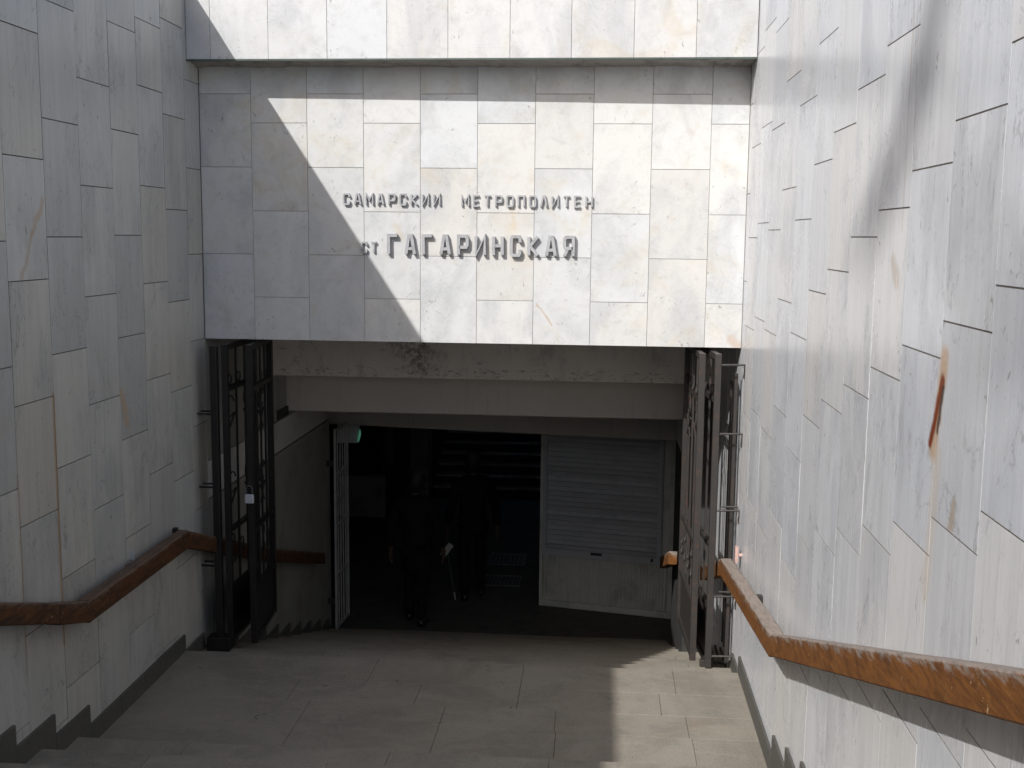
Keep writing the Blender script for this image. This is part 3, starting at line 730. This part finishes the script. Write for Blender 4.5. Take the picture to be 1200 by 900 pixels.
# ------------------------------------------------------------------ people
def skin_mesh(name, verts, edges, radii, mat, parent, root=0, sub=1):
    me = bpy.data.meshes.new(name); me.from_pydata(verts, edges, []); me.update()
    o = bpy.data.objects.new(name, me); COL.objects.link(o)
    sk = o.modifiers.new('skin', 'SKIN'); sk.use_smooth_shade = True
    for i, r in enumerate(radii):
        d = me.skin_vertices[0].data[i]; d.radius = r if isinstance(r, tuple) else (r, r); d.use_root = (i == root)
    su = o.modifiers.new('sub', 'SUBSURF'); su.levels = sub; su.render_levels = sub
    dg = bpy.context.evaluated_depsgraph_get(); ev = o.evaluated_get(dg)
    m2 = bpy.data.meshes.new_from_object(ev); m2.name = name
    for p in m2.polygons: p.use_smooth = True
    m2.materials.clear(); m2.materials.append(mat)
    o.modifiers.clear(); old = o.data; o.data = m2; bpy.data.meshes.remove(old)
    o.parent = parent
    return o
def person(loc, rz, label, H, stride, coat_mat, trous_mat, long_coat, lab_arm):
    t = thing('person', label, 'person', loc, None); t.rotation_euler = (0, 0, rz)
    k = H/1.75
    def S(*p): return tuple(k*c for c in p)
    hip, kn, an = .92, .50, .09
    V = [S(0, 0, .98), S(0, -.01, 1.18), S(0, 0, 1.38), S(0, .0, 1.50), S(0, .02, 1.56), S(0, .03, 1.68)]
    R = [(.11, .07), (.10, .065), (.10, .06), (.05, .05), (.06, .065), (.075, .09)]
    E = [(0, 1), (1, 2), (2, 3), (3, 4), (4, 5)]
    R = [tuple(k*a for a in r) for r in R]
    def add(p, r, link): V.append(S(*p)); R.append((r*k, r*k)); E.append((link, len(V)-1)); return len(V)-1
    hands = []
    for s in (-1, 1):
        f = stride*s
        a = add((.095*s, 0, hip), .085, 0); b = add((.10*s, .04+f*.16, kn), .058, a); c = add((.105*s, f*.30-.02, an), .04, b); add((.115*s, f*.30+.13, .035), .036, c)
        sh = add((.19*s, 0, 1.40), .058, 2); el = add((.265*s, -.03-f*.1, 1.12), .043, sh); wr_ = add((.29*s, .05-f*.22, .88), .028, el)
        pm = add((.295*s, .06-f*.24, .81), .036, wr_); hands.append((s, V[pm], -f))
        for q, (dx, ln) in enumerate(((-.022, .075), (-.007, .088), (.008, .08), (.022, .062))):
            kq = add((.295*s-.004, .06-f*.24+dx, .77), .011, pm); add((.295*s-.018*s, .065-f*.24+dx, .77-ln), .009, kq)
        th = add((.285*s, .06-f*.24+.045, .79), .012, pm); add((.275*s, .06-f*.24+.058, .745), .010, th)
    body = skin_mesh('body', V, E, R, M_SKIN, t)
    # coat: torso and sleeves, a little larger than the body
    CV = [S(0, 0, 1.16), S(0, 0, 1.37), S(0, -.015, 1.535), S(0, 0, .86)]; CE = [(0, 1), (1, 2), (0, 3)]
    CR = [(.175, .145), (.18, .14), (.085, .085), (.19, .16)]
    if long_coat: CV.append(S(0, 0, .55)); CE.append((3, 4)); CR.append((.21, .16))
    CR = [tuple(k*a for a in r) for r in CR]
    for s in (-1, 1):
        f = stride*s; i0 = len(CV)
        CV += [S(.20*s, 0, 1.405), S(.268*s, -.03-f*.1, 1.12), S(.288*s, .045-f*.21, .89)]
        CR += [(.078*k,)*2, (.060*k,)*2, (.045*k,)*2]; CE += [(1, i0), (i0, i0+1), (i0+1, i0+2)]
    skin_mesh('coat', CV, CE, CR, coat_mat, t, 0)
    TV = [S(0, 0, .97)]; TE = []; TR = [(.15*k, .115*k)]
    for s in (-1, 1):
        f = stride*s; i0 = len(TV)
        TV += [S(.095*s, 0, .88), S(.10*s, .04+f*.16, kn), S(.105*s, f*.30-.015, .075)]
        TR += [(.10*k,)*2, (.075*k,)*2, (.062*k,)*2]; TE += [(0, i0), (i0, i0+1), (i0+1, i0+2)]
        skin_mesh('shoe', [S(.105*s, f*.30-.06, .05), S(.11*s, f*.30+.05, .045), S(.117*s, f*.30+.16, .035)], [(0, 1), (1, 2)], [.048*k, .045*k, .036*k], M_SHOE, t, 1)
    skin_mesh('trousers', TV, TE, TR, trous_mat, t, 0)
    skin_mesh('hair', [S(0, -.03, 1.56), S(0, -.02, 1.65), S(0, .02, 1.70)], [(0, 1), (1, 2)], [(.075*k, .06*k), (.098*k, .10*k), (.08*k, .075*k)], M_HAIR, t, 1)
    # face: nose, brow and ears grow from the head
    skin_mesh('nose', [S(0, .105, 1.655), S(0, .13, 1.63), S(0, .115, 1.615)], [(0, 1), (1, 2)], [.010*k, .013*k, .012*k], M_SKIN, t, 1)
    for s in (-1, 1):
        skin_mesh('ear', [S(.078*s, .02, 1.66), S(.084*s, .015, 1.635), S(.077*s, .02, 1.61)], [(0, 1), (1, 2)], [.012*k, .016*k, .010*k], M_SKIN, t, 1)
        skin_mesh('eye', [S(.031*s, .100, 1.668), S(.033*s, .104, 1.667)], [(0, 1)], [.010*k, .009*k], M_PAPER, t, 0)
    skin_mesh('mouth', [S(-.022, .105, 1.585), S(0, .110, 1.584), S(.022, .105, 1.585)], [(0, 1), (1, 2)], [.006*k, .008*k, .006*k], M_PINK, t, 1)
    return t
person((-1.45, 5.05, HALL), .25, 'person in a dark jacket holding white paper and a thin stick beside the floor grates', 1.76, .28, M_CLOTH, M_CLOTH, False, 0)
person((-1.99, 4.12, HALL), -.2, 'person in dark clothes with empty hands beside the pale lattice gate', 1.72, -.3, M_CLOTH2, M_CLOTH2, True, 0)
pb = thing('folded_paper', 'folded white paper held in a hand at hip height', 'paper', (-1.75, 5.0, -3.78))
pvv = [(-1.80, 4.98, -3.72), (-1.70, 5.02, -3.63), (-1.69, 5.0, -3.70), (-1.77, 4.96, -3.80), (-1.81, 4.99, -3.77), (-1.76, 4.955, -3.70)]
bmv = [Vector(p) for p in pvv]
obj('sheet', join(bar_vf((-1.805, 4.975, -3.79), (-1.705, 5.015, -3.655), .012, .075), bar_vf((-1.79, 4.955, -3.765), (-1.71, 4.995, -3.645), .010, .055)), M_PAPER, pb, .003)
st = thing('walking_stick', 'thin dark stick with a bright tip held under the white paper', 'stick', (-1.66, 5.0, HALL))
obj('shaft', tube_vf([(-1.755, 5.03, -3.66), (-1.735, 5.01, -3.85), (-1.665, 4.99, -4.24)], .009, 6), M_GRATE, st)
obj('tip', tube_vf([(-1.665, 4.99, -4.238), (-1.650, 4.985, -4.33)], [.012, .009], 6), M_STEEL, st)

# ------------------------------------------------------------------ street tree behind the viewer; its long limb shades a strip of the sunlit wall
tr = thing('bare_tree', 'tall bare street tree standing beyond the stair cutting behind the viewer', 'tree', (-8.1, -21.6, GRADE))
def limb(name, pts, rs): return obj(name, tube_vf(pts, rs, 8), M_BARK, tr, smooth=True)
BX = -8.1
limb('trunk', [(BX, -21.6, GRADE-.05), (BX-.05, -21.65, 5), (BX, -21.6, 10), (BX-.05, -21.7, 14.2), (BX-.1, -21.8, 17)], [.30, .25, .21, .17, .05])
# the long limb: shadow points on the wall pushed back along the sun ray
ray = TO_SUN/TO_SUN.z*14.0
LP = [Vector((RW, y, z)) + ray for y, z in ((-4.36, .95), (-4.30, .74), (-4.20, .56), (-4.08, .40), (-3.90, .26), (-3.68, .13), (-3.50, .05))]
limb('limb', [(BX, -21.62, 13.2), (BX, -20.6, 14.9), (BX, -19.9, 15.3)] + LP, [.10, .09, .085, .08, .09, .11, .14, .15, .13, .04])
rr = random.Random(4)
for p in LP[1:-1]:
    for q in range(3):
        b = p + Vector((rr.uniform(-.05, .05), rr.uniform(-.05, .05), rr.uniform(-.05, .05))); d = Vector((rr.uniform(-.3, .3), rr.uniform(.0, .35), rr.uniform(-.22, .10)))
        limb('twig', [b, b+d*.5, b+d], [.045, .04, .008])
limb('limb', [(BX, -21.65, 12.5), (BX-.5, -22.4, 14.5), (BX-.9, -23.2, 16)], [.09, .06, .02])
limb('limb', [(BX, -21.7, 14), (BX-1.2, -22, 15.6), (BX-1.8, -22.2, 17)], [.08, .05, .02])
limb('limb', [(BX, -21.65, 9.8), (BX-.8, -22.8, 11), (BX-1.4, -23.6, 12.4)], [.08, .05, .02])
